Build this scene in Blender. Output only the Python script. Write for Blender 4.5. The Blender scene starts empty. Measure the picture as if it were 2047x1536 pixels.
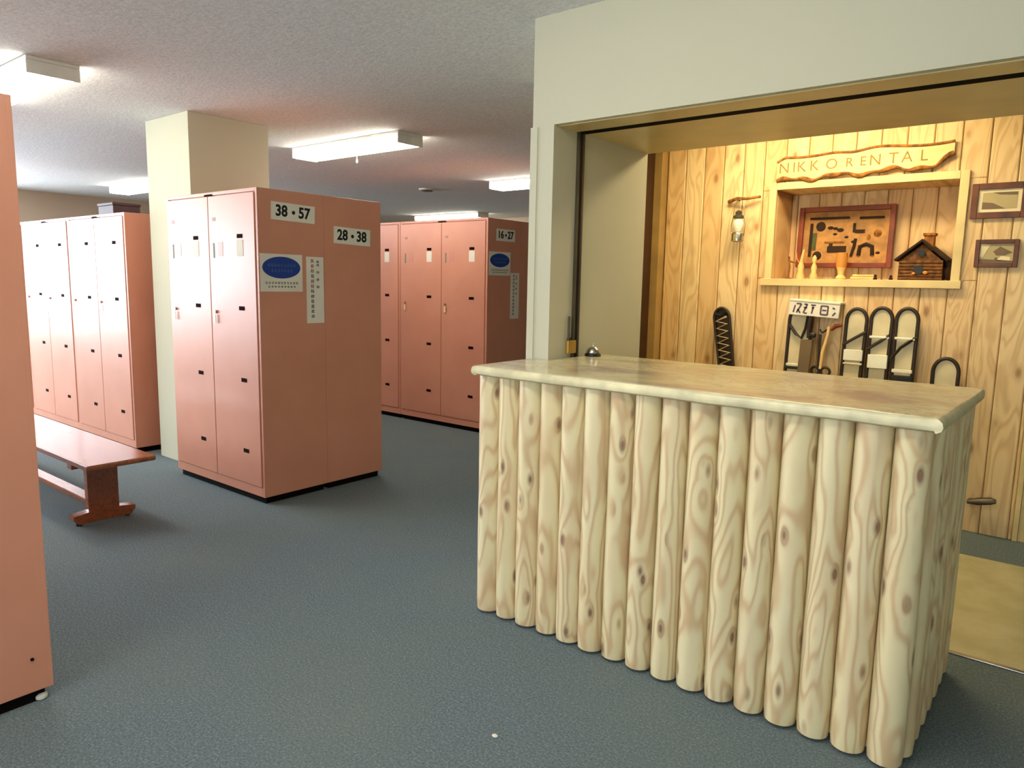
import bpy, bmesh, math, random
from mathutils import Vector, Matrix, Euler
R = math.radians
PI = math.pi
random.seed(7)
SC = bpy.context.scene
COL = SC.collection

# ------------------------------------------------------------------ camera
CAMH = 1.35
F, YAW, PITCH, ROLL = 1454.457, 0.675166, 0.139269, 0.0195587
fw = Vector((-math.sin(YAW)*math.cos(PITCH), math.cos(YAW)*math.cos(PITCH), -math.sin(PITCH)))
rt = Vector((math.cos(YAW), math.sin(YAW), 0)); up = rt.cross(fw)
r2 = rt*math.cos(ROLL)+up*math.sin(ROLL); u2 = -rt*math.sin(ROLL)+up*math.cos(ROLL)
cam = bpy.data.cameras.new('camera'); camo = bpy.data.objects.new('camera', cam); COL.objects.link(camo)
cam.sensor_fit = 'HORIZONTAL'; cam.sensor_width = 36.0; cam.lens = F/2047*36.0
cam.clip_start = 0.03; cam.clip_end = 100
M = Matrix((r2, u2, -fw)).transposed().to_4x4(); M.translation = (0, 0, CAMH)
camo.matrix_world = M
SC.camera = camo

# ------------------------------------------------------------------ light
SC.view_settings.view_transform = 'Standard'; SC.view_settings.look = 'None'
SC.view_settings.gamma = 1.0; SC.view_settings.use_curve_mapping = False
SC.view_settings.exposure = 1.05
W = bpy.data.worlds.new('world'); SC.world = W; W.use_nodes = True
bg = W.node_tree.nodes['Background']; bg.inputs[0].default_value = (0.80, 0.88, 1.0, 1); bg.inputs[1].default_value = 1.5

def area(name, loc, rot, sx, sy, power, color, spread=180):
    l = bpy.data.lights.new(name, 'AREA'); l.shape = 'RECTANGLE'; l.size = sx; l.size_y = sy
    l.energy = power; l.color = color; l.spread = R(spread)
    o = bpy.data.objects.new(name, l); o.location = loc; o.rotation_euler = rot; COL.objects.link(o); return o
# daylight pouring in through the west windows
area('daylight_window', (-11.42, -0.4, 1.55), (0, R(-90), 0), 1.5, 5.8, 430, (0.82, 0.91, 1.0))
area('front_fill_south', (-0.6, -4.22, 1.55), (R(90), 0, 0), 3.9, 1.4, 34, (0.90, 0.95, 1.0))  # added front fill from behind the camera, for counter, floor and ceiling
FIX = 8.6                                  # emission strength of the fluorescent tubes
FIXCOL = (1.0, 0.93, 0.78)

# ------------------------------------------------------------------ helpers
def s2l(c):
    return tuple(((v/255)/12.92 if v/255 <= 0.04045 else ((v/255+0.055)/1.055)**2.4) for v in c)

class NT:
    def __init__(s, name, rough=0.5, spec=0.5):
        s.m = bpy.data.materials.new(name); s.m.use_nodes = True; s.t = s.m.node_tree
        s.b = s.t.nodes['Principled BSDF']; s.b.inputs['Roughness'].default_value = rough
        s.b.inputs['Specular IOR Level'].default_value = spec
    def n(s, typ, **kw):
        nd = s.t.nodes.new(typ)
        for k, v in kw.items():
            if k in nd.inputs.keys() if isinstance(k, str) else False: nd.inputs[k].default_value = v
            else: setattr(nd, k, v)
        return nd
    def l(s, a, b): s.t.links.new(a, b)
    def coord(s, scale=(1, 1, 1), world=False, locmul=0.0):
        if world:
            g = s.n('ShaderNodeNewGeometry'); out = g.outputs['Position']
        else:
            g = s.n('ShaderNodeTexCoord'); out = g.outputs['Object']
        if locmul:
            oi = s.n('ShaderNodeObjectInfo'); ml = s.n('ShaderNodeVectorMath', operation='SCALE'); ml.inputs['Scale'].default_value = locmul
            s.l(oi.outputs['Location'], ml.inputs[0]); ad = s.n('ShaderNodeVectorMath', operation='ADD')
            s.l(out, ad.inputs[0]); s.l(ml.outputs[0], ad.inputs[1]); out = ad.outputs[0]
        mp = s.n('ShaderNodeMapping'); mp.inputs['Scale'].default_value = scale; s.l(out, mp.inputs['Vector'])
        return mp.outputs['Vector']
    def noise(s, vec, scale, detail=3, rough=0.5, dist=0.0):
        nd = s.n('ShaderNodeTexNoise'); nd.inputs['Scale'].default_value = scale; nd.inputs['Detail'].default_value = detail
        nd.inputs['Roughness'].default_value = rough; nd.inputs['Distortion'].default_value = dist; s.l(vec, nd.inputs['Vector']); return nd.outputs['Fac']
    def math(s, op, a, b=None, clamp=False):
        nd = s.n('ShaderNodeMath', operation=op); nd.use_clamp = clamp
        for i, v in enumerate((a, b)):
            if v is None: continue
            if isinstance(v, (int, float)): nd.inputs[i].default_value = v
            else: s.l(v, nd.inputs[i])
        return nd.outputs[0]
    def ramp(s, fac, stops, interp='LINEAR'):
        nd = s.n('ShaderNodeValToRGB'); nd.color_ramp.interpolation = interp; e = nd.color_ramp.elements
        while len(e) < len(stops): e.new(0.5)
        for i, (p, c) in enumerate(stops):
            e[i].position = p; e[i].color = (*(s2l(c) if max(c) > 1 else c), 1)
        s.l(fac, nd.inputs[0]); return nd.outputs[0]
    def mix(s, fac, a, b, mode='MIX'):
        nd = s.n('ShaderNodeMix', data_type='RGBA', blend_type=mode)
        if isinstance(fac, (int, float)): nd.inputs[0].default_value = fac
        else: s.l(fac, nd.inputs[0])
        for i, v in ((6, a), (7, b)):
            if isinstance(v, tuple): nd.inputs[i].default_value = (*(s2l(v) if max(v) > 1 else v), 1)
            else: s.l(v, nd.inputs[i])
        return nd.outputs[2]
    def col(s, c):
        if isinstance(c, tuple): s.b.inputs['Base Color'].default_value = (*s2l(c), 1)
        else: s.l(c, s.b.inputs['Base Color'])
    def bump(s, h, strength=0.2, dist=0.005):
        nd = s.n('ShaderNodeBump'); nd.inputs['Strength'].default_value = strength; nd.inputs['Distance'].default_value = dist
        s.l(h, nd.inputs['Height']); s.l(nd.outputs[0], s.b.inputs['Normal'])

def plain(name, c, rough=0.5, spec=0.5, metal=0.0, vary=0.06, scale=6):
    t = NT(name, rough, spec); t.b.inputs['Metallic'].default_value = metal
    v = t.noise(t.coord(world=True), scale, 2)
    lo = tuple(max(2, x*(1-vary)) for x in c); hi = tuple(min(255, x*(1+vary)) for x in c)
    t.col(t.ramp(v, [(0.3, lo), (0.7, hi)])); return t.m

def emis(name, color, strength):
    t = NT(name); t.b.inputs['Base Color'].default_value = (0.8, 0.8, 0.8, 1)
    t.b.inputs['Emission Color'].default_value = (*color, 1); t.b.inputs['Emission Strength'].default_value = strength; return t.m

MAT = {}
def mk():
    # carpet
    t = NT('carpet', 0.95, 0.1); c = t.coord(world=True)
    n1 = t.noise(c, 130, 3, 0.75); n2 = t.noise(c, 1.3, 4, 0.6); n3 = t.noise(c, 35, 2, 0.6)
    base = t.ramp(n1, [(0.30, (76, 90, 98)), (0.5, (110, 125, 132)), (0.70, (150, 163, 166))])
    c2 = t.mix(t.math('MULTIPLY', n3, 0.5), base, (92, 104, 108))
    wear = t.ramp(n2, [(0.45, (0, 0, 0)), (0.75, (1.0, 1.0, 1.0))])
    c3 = t.mix(t.math('MULTIPLY', t.n('ShaderNodeRGBToBW').outputs[0], 0.0), c2, (110, 120, 112))
    bw = t.n('ShaderNodeRGBToBW'); t.l(wear, bw.inputs[0])
    c3 = t.mix(t.math('MULTIPLY', bw.outputs[0], 0.35), c2, (128, 134, 124)); t.col(c3)
    t.bump(n1, 0.25, 0.004); MAT['carpet'] = t.m
    # ceiling
    t = NT('ceiling_board', 0.95, 0.1); c = t.coord(world=True); n1 = t.noise(c, 55, 4, 0.7)
    t.col(t.ramp(n1, [(0.34, (216, 218, 218)), (0.5, (229, 231, 231)), (0.66, (240, 241, 241))])); t.bump(n1, 0.35, 0.01); MAT['ceiling'] = t.m
    # cream wall paper / paint
    for nm, col in (('cream', (222, 214, 172)), ('cream2', (203, 200, 176)), ('beige', (204, 184, 160))):
        t = NT(nm+'_wall', 0.75, 0.25); c = t.coord(world=True); n1 = t.noise(c, 160, 2, 0.6); n2 = t.noise(c, 1.5, 2)
        t.col(t.mix(t.math('MULTIPLY', n2, 0.25), col, tuple(int(x*0.92) for x in col))); t.bump(n1, 0.12, 0.002); MAT[nm] = t.m
    t = NT('vinyl_floor', 0.22, 0.5); c = t.coord(world=True)
    t.col(t.ramp(t.noise(c, 4, 4, 0.6), [(0.35, (190, 184, 142)), (0.65, (208, 202, 164))])); MAT['vinyl'] = t.m
    # locker enamel
    t = NT('locker_enamel', 0.40, 0.36); c = t.coord(world=True); n = t.noise(c, 3, 3)
    t.col(t.ramp(n, [(0.3, (207, 142, 117)), (0.7, (215, 150, 125))])); t.bump(t.noise(c, 220, 1), 0.04, 0.001); MAT['locker'] = t.m
    MAT['slot'] = plain('slot_dark', (30, 8, 8), 0.9, 0.05)
    MAT['kick'] = plain('kick_black', (14, 10, 10), 0.9, 0.1)
    MAT['paper'] = plain('white_paper', (232, 228, 216), 0.8, 0.2, vary=0.02)
    MAT['paper_cream'] = plain('cream_paper', (226, 218, 196), 0.8, 0.2, vary=0.02)
    MAT['blue'] = plain('blue_ink', (34, 66, 150), 0.6, 0.3)
    MAT['blue_light'] = plain('pale_blue_ink', (86, 112, 176), 0.6, 0.3)
    MAT['ink'] = plain('black_ink', (34, 40, 38), 0.7, 0.2)
    MAT['ink_grey'] = plain('grey_ink', (132, 134, 122), 0.7, 0.2)
    MAT['ink_red'] = plain('red_ink', (150, 48, 44), 0.7, 0.2)
    MAT['ink_violet'] = plain('violet_ink', (92, 78, 92), 0.7, 0.2)
    MAT['tag'] = plain('tag_yellow', (226, 206, 160), 0.4)
    MAT['steel'] = plain('steel', (190, 190, 185), 0.25, metal=1.0)
    MAT['steel_dark'] = plain('dark_steel', (92, 84, 70), 0.4, metal=0.6)
    MAT['brass'] = plain('brass', (196, 160, 84), 0.35, metal=0.7)
    MAT['black'] = plain('black_plastic', (24, 22, 22), 0.45)
    MAT['white_metal'] = plain('white_metal', (228, 226, 214), 0.45)
    MAT['darkbox'] = plain('dark_box', (70, 46, 50), 0.6)
    # bench wood
    t = NT('bench_wood', 0.20, 1.0); c = t.coord((0.8, 9, 9)); n = t.noise(c, 5, 4, 0.6, 1.0)
    t.col(t.ramp(n, [(0.3, (122, 58, 22)), (0.7, (164, 88, 42))])); MAT['bench'] = t.m
    # log wood
    def wood(name, base, dark, knot, scl, locmul, rough=0.45, lines=9.0, kn=3.2, gs=1.0, along='z', fade=0.55):
        t = NT(name, rough, 0.4)
        st = (gs*3.0, gs*3.0, gs*0.55) if along == 'z' else (gs*0.55, gs*3.0, gs*3.0)
        kc = t.coord((1.0, 1.0, 0.42) if along == 'z' else (0.42, 1, 1), locmul=locmul*2.3)
        vo = t.n('ShaderNodeTexVoronoi'); vo.inputs['Scale'].default_value = kn*2.6; t.l(kc, vo.inputs['Vector'])
        k = t.ramp(vo.outputs['Distance'], [(0.07, (1.0, 1.0, 1.0)), (0.13, (0.5, 0.5, 0.5)), (0.22, (0, 0, 0))])
        bw = t.n('ShaderNodeRGBToBW'); t.l(k, bw.inputs[0])
        c = t.coord(st, locmul=locmul); g = t.noise(c, scl, 1.5, 0.45, 0.6)
        g = t.math('ADD', g, t.math('DIVIDE', 0.035, t.math('ADD', vo.outputs['Distance'], 0.12)))
        s_ = t.math('SINE', t.math('MULTIPLY', g, lines*2*PI)); s_ = t.math('POWER', t.math('MULTIPLY', t.math('ADD', s_, 1.0), 0.5), 2.2)
        tone = t.noise(t.coord((1, 1, 0.25), locmul=locmul*1.7), 5, 2)
        b = t.mix(tone, base, tuple(int(x*f) for x, f in zip(base, (0.99, 0.94, 0.86))))
        bl = t.noise(t.coord((1, 1, .5), locmul=locmul*3.1), 9, 3); b = t.mix(t.ramp(bl, [(0.45, (0, 0, 0)), (0.75, (.55, .55, .55))]), b, tuple(int(x*f) for x, f in zip(base, (.95, .86, .82))))
        g2 = t.mix(t.math('MULTIPLY', s_, fade), b, dark)
        t.col(t.mix(t.math('MULTIPLY', bw.outputs[0], 0.8), g2, knot)); t.bump(s_, 0.08, 0.003); return t.m
    MAT['log'] = wood('log_wood', (240, 232, 194), (196, 150, 104), (118, 70, 54), 2.0, 7.3, lines=11, fade=0.55, kn=5.2)
    MAT['log_end'] = plain('log_end_grain', (214, 198, 160), 0.6)
    MAT['frame_red'] = plain('red_brown_frame', (128, 54, 22), 0.4, vary=0.15)
    MAT['frame_brown'] = plain('brown_frame', (98, 54, 22), 0.45, vary=0.2, scale=12)
    MAT['bark'] = plain('bark', (138, 88, 34), 0.9, vary=0.3, scale=30)
    MAT['plank'] = wood('plank_wood', (240, 218, 160), (214, 180, 110), (190, 140, 80), 2.0, 3.0, along='x', fade=0.3)
    MAT['carve'] = plain('carved_lines', (150, 116, 60), 0.9)
    MAT['trimwood'] = plain('pale_trim', (226, 204, 146), 0.5, vary=0.05)
    MAT['post'] = plain('post_wood', (170, 140, 84), 0.6)
    MAT['darkwood'] = plain('dark_opening_wood', (66, 38, 12), 0.6)
    MAT['candle'] = plain('pale_turned_wood', (240, 200, 130), 0.5)
    MAT['cup'] = plain('turned_wood_cup', (206, 140, 66), 0.5)
    MAT['relief_bg'] = plain('relief_tan', (178, 128, 66), 0.6, vary=.12, scale=20)
    MAT['cabin'] = plain('cabin_wood', (104, 66, 26), 0.8, vary=0.35, scale=40)
    MAT['cabin_dark'] = plain('cabin_dark', (46, 26, 12), 0.9)
    MAT['tube'] = plain('snowshoe_tube', (46, 34, 24), 0.45)
    MAT['deck'] = plain('snowshoe_deck', (222, 210, 172), 0.6)
    MAT['band'] = plain('white_band', (246, 242, 222), 0.5)
    MAT['lace'] = plain('lace', (200, 178, 140), 0.5)
    MAT['leaf'] = plain('green_patch', (74, 84, 36), 0.7, vary=.2, scale=30)
    MAT['photo_dark'] = plain('photo_dark', (116, 96, 66), 0.5)
    MAT['photo_mid'] = plain('photo_mid', (184, 168, 120), 0.5)
    MAT['photo_light'] = plain('photo_light', (236, 222, 180), 0.5)
    # pine boards (one tone per board)
    t = NT('pine_boards', 0.5, 0.35)
    g = t.n('ShaderNodeNewGeometry'); sx = t.n('ShaderNodeSeparateXYZ'); t.l(g.outputs['Position'], sx.inputs[0])
    bi = t.math('FLOOR', t.math('DIVIDE', sx.outputs[0], BW)); wn = t.n('ShaderNodeTexWhiteNoise', noise_dimensions='1D'); t.l(bi, wn.inputs['W'])
    cx = t.n('ShaderNodeCombineXYZ'); t.l(t.math('ADD', t.math('MULTIPLY', sx.outputs[0], 3.2), t.math('MULTIPLY', bi, 5.37)), cx.inputs[0])
    t.l(t.math('MULTIPLY', sx.outputs[1], 1.0), cx.inputs[1]); t.l(t.math('ADD', t.math('MULTIPLY', sx.outputs[2], 0.5), t.math('MULTIPLY', wn.outputs[0], 9.0)), cx.inputs[2])
    gr = t.noise(cx.outputs[0], 2.6, 2, 0.5, 0.8)
    s_ = t.math('POWER', t.math('MULTIPLY', t.math('ADD', t.math('SINE', t.math('MULTIPLY', gr, 46)), 1.0), 0.5), 2.0)
    base = t.mix(wn.outputs[0], (240, 214, 164), (228, 192, 138)); c1 = t.mix(t.math('MULTIPLY', s_, 0.36), base, (180, 128, 66))
    cy = t.n('ShaderNodeCombineXYZ'); t.l(t.math('ADD', sx.outputs[0], t.math('MULTIPLY', bi, 3.1)), cy.inputs[0]); t.l(t.math('MULTIPLY', sx.outputs[2], 0.5), cy.inputs[2])
    vo = t.n('ShaderNodeTexVoronoi'); vo.inputs['Scale'].default_value = 7; t.l(cy.outputs[0], vo.inputs['Vector'])
    k = t.ramp(vo.outputs['Distance'], [(0.07, (1., 1., 1.)), (0.14, (.3, .3, .3)), (0.24, (0, 0, 0))]); bw = t.n('ShaderNodeRGBToBW'); t.l(k, bw.inputs[0])
    t.col(t.mix(t.math('MULTIPLY', bw.outputs[0], 0.7), c1, (138, 84, 38))); MAT['pine'] = t.m
    # countertop: lacquered burl
    t = NT('countertop_lacquer', 0.17, 0.4); c = t.coord((1, 1.6, 1)); w = t.noise(c, 3.2, 4, 0.6, 2.2)
    s_ = t.math('POWER', t.math('MULTIPLY', t.math('ADD', t.math('SINE', t.math('MULTIPLY', w, 40)), 1.0), 0.5), 3.0)
    base = t.ramp(t.noise(c, 2.2, 3, .6, .5), [(0.35, (216, 214, 178)), (0.52, (204, 196, 164)), (0.66, (160, 142, 138))])
    gg = t.n('ShaderNodeTexCoord'); sp = t.n('ShaderNodeSeparateXYZ'); t.l(gg.outputs['Object'], sp.inputs[0])
    dd = t.math('ADD', t.math('SUBTRACT', sp.outputs[1], 2.13), t.math('MULTIPLY', t.noise(c, 7, 2), 0.09))
    rim = t.math('SUBTRACT', 1.0, t.math('MULTIPLY', dd, 14.0), True)
    body = t.mix(t.math('MULTIPLY', s_, 0.42), base, (150, 132, 98))
    t.col(t.mix(rim, body, (230, 224, 190))); MAT['top'] = t.m
    MAT['top_edge'] = plain('countertop_edge', (228, 220, 180), 0.35, vary=0.08, scale=14)
    MAT['soffit'] = plain('soffit_steel', (206, 186, 130), 0.35, vary=0.03)
    MAT['tube_light'] = emis('fluorescent_light', FIXCOL, FIX)
    MAT['warm_light'] = emis('warm_light', (1.0, 0.80, 0.46), 13.5)
    # glass
    t = NT('window_glass'); tr = t.n('ShaderNodeBsdfTransparent'); gl = t.n('ShaderNodeBsdfGlossy'); gl.inputs['Roughness'].default_value = 0.02
    mx = t.n('ShaderNodeMixShader'); mx.inputs[0].default_value = 0.06; t.l(tr.outputs[0], mx.inputs[1]); t.l(gl.outputs[0], mx.inputs[2])
    t.l(mx.outputs[0], t.t.nodes['Material Output'].inputs[0]); MAT['glass'] = t.m
BW = 0.135

class MB:
    def __init__(s): s.bm = bmesh.new()
    def box(s, lo, hi, bevel=0.0, rot=None, seg=2):
        lo = Vector(lo); hi = Vector(hi); c = (lo+hi)/2; d = hi-lo
        m = Matrix.Diagonal((d.x, d.y, d.z, 1))
        r = bmesh.ops.create_cube(s.bm, size=1.0, matrix=m)
        vs = r['verts']
        if bevel:
            es = list({e for v in vs for e in v.link_edges})
            rr = bmesh.ops.bevel(s.bm, geom=es, offset=min(bevel, min(d)*0.45), segments=seg, affect='EDGES', profile=0.5)
            vs = list({v for f in rr['faces'] for v in f.verts} | {v for v in vs if v.is_valid})
        mat = Matrix.Translation(c) @ (rot.to_matrix().to_4x4() if rot else Matrix())
        bmesh.ops.transform(s.bm, matrix=mat, verts=vs); return s
    def cyl(s, a, b, r, r_b=None, seg=20, cap=True):
        a = Vector(a); b = Vector(b); d = b-a
        q = d.to_track_quat('Z', 'Y').to_matrix().to_4x4()
        bmesh.ops.create_cone(s.bm, cap_ends=cap, segments=seg, radius1=r, radius2=r if r_b is None else r_b, depth=d.length,
                              matrix=Matrix.Translation((a+b)/2) @ q); return s
    def ball(s, c, r, sc=(1, 1, 1), seg=14):
        bmesh.ops.create_uvsphere(s.bm, u_segments=seg, v_segments=seg//2+2, radius=r, matrix=Matrix.Translation(c) @ Matrix.Diagonal((*sc, 1))); return s
    def lathe(s, prof, c=(0, 0, 0), seg=24):
        c = Vector(c); rings = []
        for r, z in prof:
            rings.append([s.bm.verts.new(c+Vector((r*math.cos(2*PI*k/seg), r*math.sin(2*PI*k/seg), z))) for k in range(seg)])
        for i in range(len(rings)-1):
            for k in range(seg):
                s.bm.faces.new((rings[i][k], rings[i][(k+1) % seg], rings[i+1][(k+1) % seg], rings[i+1][k]))
        s.bm.faces.new(rings[0][::-1]); s.bm.faces.new(rings[-1]); return s
    def tube(s, pts, r, seg=10, flat=1.0, closed=False):
        pts = [Vector(p) for p in pts]; rings = []; n = len(pts)
        prev = None
        for i, p in enumerate(pts):
            if closed: t = pts[(i+1) % n]-pts[i-1]
            else: t = pts[min(i+1, n-1)]-pts[max(i-1, 0)]
            t.normalize()
            if prev is None: a = t.orthogonal().normalized()
            else: a = (prev - t*prev.dot(t)).normalized()
            prev = a; b = t.cross(a)
            rr = r(i/(n-1)) if callable(r) else r
            rings.append([s.bm.verts.new(p+a*rr*math.cos(2*PI*k/seg)+b*rr*flat*math.sin(2*PI*k/seg)) for k in range(seg)])
        m = n if closed else n-1
        for i in range(m):
            A, B = rings[i], rings[(i+1) % n]
            for k in range(seg): s.bm.faces.new((A[k], A[(k+1) % seg], B[(k+1) % seg], B[k]))
        if not closed: s.bm.faces.new(rings[0][::-1]); s.bm.faces.new(rings[-1])
        return s
    def prism(s, pts, axis, a, b):
        """pts: 2-D outline; extruded along axis from a to b"""
        def v3(p, t):
            return {'x': (t, p[0], p[1]), 'y': (p[0], t, p[1]), 'z': (p[0], p[1], t)}[axis]
        A = [s.bm.verts.new(v3(p, a)) for p in pts]; B = [s.bm.verts.new(v3(p, b)) for p in pts]; n = len(pts)
        for i in range(n): s.bm.faces.new((A[i], A[(i+1) % n], B[(i+1) % n], B[i]))
        s.bm.faces.new(A[::-1]); s.bm.faces.new(B); return s
    def move(s, mat): bmesh.ops.transform(s.bm, matrix=mat, verts=s.bm.verts[:]); return s
    def build(s, name, mat, parent=None, loc=None, smooth=True, kind=None):
        bmesh.ops.recalc_face_normals(s.bm, faces=s.bm.faces[:])
        me = bpy.data.meshes.new(name); s.bm.to_mesh(me); s.bm.free()
        if smooth:
            me.polygons.foreach_set('use_smooth', [True]*len(me.polygons))
            me.set_sharp_from_angle(angle=R(40))
        me.materials.append(MAT[mat] if isinstance(mat, str) else mat)
        o = bpy.data.objects.new(name, me); COL.objects.link(o)
        if smooth:
            wn = o.modifiers.new('weighted', 'WEIGHTED_NORMAL'); wn.keep_sharp = True; wn.weight = 60
        if parent: o.parent = parent
        if loc is not None: o.location = loc
        if kind: o['kind'] = kind
        return o

def tag(o, label=None, cat=None, group=None, kind=None):
    if label: o['label'] = label
    if cat: o['category'] = cat
    if group: o['group'] = group
    if kind: o['kind'] = kind
    return o
def empty(name, loc, rz=0):
    o = bpy.data.objects.new(name, None); COL.objects.link(o); o.location = loc; o.rotation_euler = (0, 0, rz); o.empty_display_size = 0.1; return o
def copy_tree(o, parent=None):
    c = o.copy(); COL.objects.link(c); c.parent = parent
    for ch in list(o.children): copy_tree(ch, c)
    return c
def struct(mb, name, mat): return mb.build(name, mat, kind='structure')
def text(body, name, size, mat, parent, loc, rot, depth=0.0015, align='CENTER', sx=1.0, bold=0.0):
    cu = bpy.data.curves.new(name, 'FONT'); cu.body = body; cu.size = size; cu.align_x = align; cu.align_y = 'CENTER'; cu.extrude = depth; cu.offset = bold
    cu.resolution_u = 3
    tmp = bpy.data.objects.new(name, cu); COL.objects.link(tmp)
    dg = bpy.context.evaluated_depsgraph_get(); me = bpy.data.meshes.new_from_object(tmp.evaluated_get(dg))
    bpy.data.objects.remove(tmp); me.name = name; me.materials.clear(); me.materials.append(MAT[mat])
    o = bpy.data.objects.new(name, me); COL.objects.link(o); o.parent = parent; o.location = loc; o.rotation_euler = rot; o.scale = (sx, 1, 1)
    return o
mk()

# ================================================================== setting
CZ = 2.43
XW, XE, YS, YN = -11.2, 2.6, -4.0, 9.8
struct(MB().box((XW-.2, YS-.2, -0.1), (XE+.2, YN+.2, 0)), 'floor', 'carpet')
struct(MB().box((XW-.2, YS-.2, CZ), (XE+.2, YN+.2, CZ+0.12)), 'ceiling', 'ceiling')
wy0, wy1, wz0, wz1 = -3.3, 2.5, 0.80, 2.30
w = MB(); w.box((XW-.15, YS, 0), (XW, wy0, CZ)); w.box((XW-.15, wy1, 0), (XW, YN, CZ)); w.box((XW-.15, wy0, 0), (XW, wy1, wz0)); w.box((XW-.15, wy0, wz1), (XW, wy1, CZ))
struct(w, 'wall_west', 'beige')
struct(MB().box((XW, YN, 0), (XE, YN+.15, CZ)), 'wall_north', 'beige')
struct(MB().box((XW, YS-.15, 0), (-2.6, YS, CZ)).box((1.4, YS-.15, 0), (XE, YS, CZ)).box((-2.6, YS-.15, 0), (1.4, YS, .8)).box((-2.6, YS-.15, 2.3), (1.4, YS, CZ)), 'wall_south', 'cream2')
for i in range(2):
    a, b = -2.6+i*2, -0.6+i*2; m = MB()
    m.box((a, YS-.10, .8), (a+.03, YS-.04, 2.3)); m.box((b-.03, YS-.10, .8), (b, YS-.04, 2.3)); m.box((a+.03, YS-.10, .8), (b-.03, YS-.04, .84)); m.box((a+.03, YS-.10, 2.26), (b-.03, YS-.04, 2.3))
    fr = struct(m, 'window_%d' % (i+5), 'white_metal')  # unseen south window, added to go with the front fill light
    MB().box((a+.03, YS-.073, .84), (b-.03, YS-.067, 2.26)).build('glass_pane', 'glass', fr)
struct(MB().box((XE, YS, 0), (XE+.15, YN, CZ)), 'wall_east', 'cream2')
n = 4; dy = (wy1-wy0)/n
for i in range(n):
    a, b = wy0+i*dy, wy0+(i+1)*dy; m = MB()
    m.box((XW-.10, a, wz0), (XW-.04, a+.03, wz1)); m.box((XW-.10, b-.03, wz0), (XW-.04, b, wz1)); m.box((XW-.10, a+.03, wz0), (XW-.04, b-.03, wz0+.04)); m.box((XW-.10, a+.03, wz1-.04), (XW-.04, b-.03, wz1))
    fr = struct(m, 'window_%d' % (i+1), 'white_metal')
    MB().box((XW-.073, a+.03, wz0+.04), (XW-.067, b-.03, wz1-.04)).build('glass_pane', 'glass', fr)

# wall with the shuttered opening: pier, thick lintel, inner return
JX, PX, WYF, WYB, HZ = -1.83, -1.94, 2.53, 3.33, 1.997
struct(MB().box((PX, WYF, 0), (JX, WYB, CZ)), 'wall_pier', 'cream2')
struct(MB().box((JX, WYF, HZ), (XE, 2.695, CZ)).box((JX, 2.758, HZ+.004), (XE, WYB, CZ)), 'wall_header', 'cream2')
struct(MB().box((JX+.0, 2.695, HZ-.0035), (XE, 2.758, CZ)), 'trim_10', 'kick')   # flush black strip, paints in the shade of the shutter slot
struct(MB().box((JX, 2.56, HZ-.004), (XE, 2.695, HZ)).box((JX, 2.758, HZ-.003), (XE, WYB, HZ+.004)), 'trim_1', 'soffit')          # soffit lining either side of the slot
struct(MB().box((JX, 2.700, 0), (JX+.012, 2.712, HZ)).box((JX, 2.735, 0), (JX+.012, 2.747, HZ)).box((JX, 2.712, 0), (JX+.002, 2.735, HZ)), 'trim_2', 'steel_dark')  # shutter guide channel
struct(MB().box((PX-.008, WYF-.004, 0), (PX+.028, WYF+.02, 1.995)), 'trim_3', 'cream2')   # corner guard
struct(MB().box((1.3, WYF, 0), (1.42, WYB, HZ)), 'wall_pier_east', 'cream2')
struct(MB().box((-2.545, WYB, 0), (-2.505, 4.72, CZ)).box((-2.545, WYB, 0), (PX, WYB+.04, CZ)), 'wall_rental_west', 'cream')
struct(MB().box((-2.504, 4.30, 0), (-2.49, 4.70, CZ)), 'trim_4', 'darkwood')
struct(MB().box((-2.50, 4.64, 0), (-2.435, 4.76, CZ), 0.004), 'trim_5', 'post')
# rental room vinyl, metal edge strip
struct(MB().box((JX, 3.06, 0), (XE, 4.28, 0.003)), 'floor_vinyl', 'vinyl')
struct(MB().box((JX, 3.045, 0), (XE, 3.066, 0.006), 0.002), 'trim_6', 'steel')
struct(MB().box((-.25, 7.4, 0), (XE, 7.5, CZ)), 'wall_rental_north', 'cream')

# pine wall, with the niche cut out
PY, PB = 4.72, 5.0
nx0, nx1, nz0, nz1 = -1.66, -0.665, 1.405, 1.955
m = MB(); x0, x1 = -2.435, -0.25
edges = [x0]; k = math.floor(x0/BW)+1
while k*BW < x1: edges.append(k*BW); k += 1
edges.append(x1)
def board(a, b, z0, z1, y0=PY, y1=PY+.02): m.box((a+.002, y0, z0), (b-.002, y1, z1), 0.005, seg=1)
for a, b in zip(edges[:-1], edges[1:]):
    if b-a < .01: continue
    if b <= nx0 or a >= nx1: board(a, b, 0, CZ)
    else:
        board(a, b, 0, nz0); board(a, b, nz1, CZ)
        if a < nx0: board(a, nx0, nz0, nz1)
        if b > nx1: board(nx1, b, nz0, nz1)
    # niche back boards
    aa, bb = max(a, nx0), min(b, nx1)
    if bb-aa > .01: board(aa, bb, nz0, nz1, PB, PB+.02)
m.box((x0, PY+.02, 0), (nx0-.02, PY+.06, CZ)); m.box((nx1+.02, PY+.02, 0), (x1, PY+.06, CZ)); m.box((nx0-.02, PY+.02, 0), (nx1+.02, PY+.06, nz0-.02)); m.box((nx0-.02, PY+.02, nz1+.02), (nx1+.02, PY+.06, CZ))
struct(m, 'wall_pine', 'pine')
m = MB(); m.box((nx0-.02, PY+.02, nz0-.02), (nx0, PB+.04, nz1+.02)).box((nx1, PY+.02, nz0-.02), (nx1+.02, PB+.04, nz1+.02)).box((nx0, PY+.02, nz0-.02), (nx1, PB+.04, nz0)).box((nx0, PY+.02, nz1), (nx1, PB+.04, nz1+.02)).box((nx0, PB+.02, nz0), (nx1, PB+.04, nz1))
struct(m, 'trim_7', 'pine')
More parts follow.
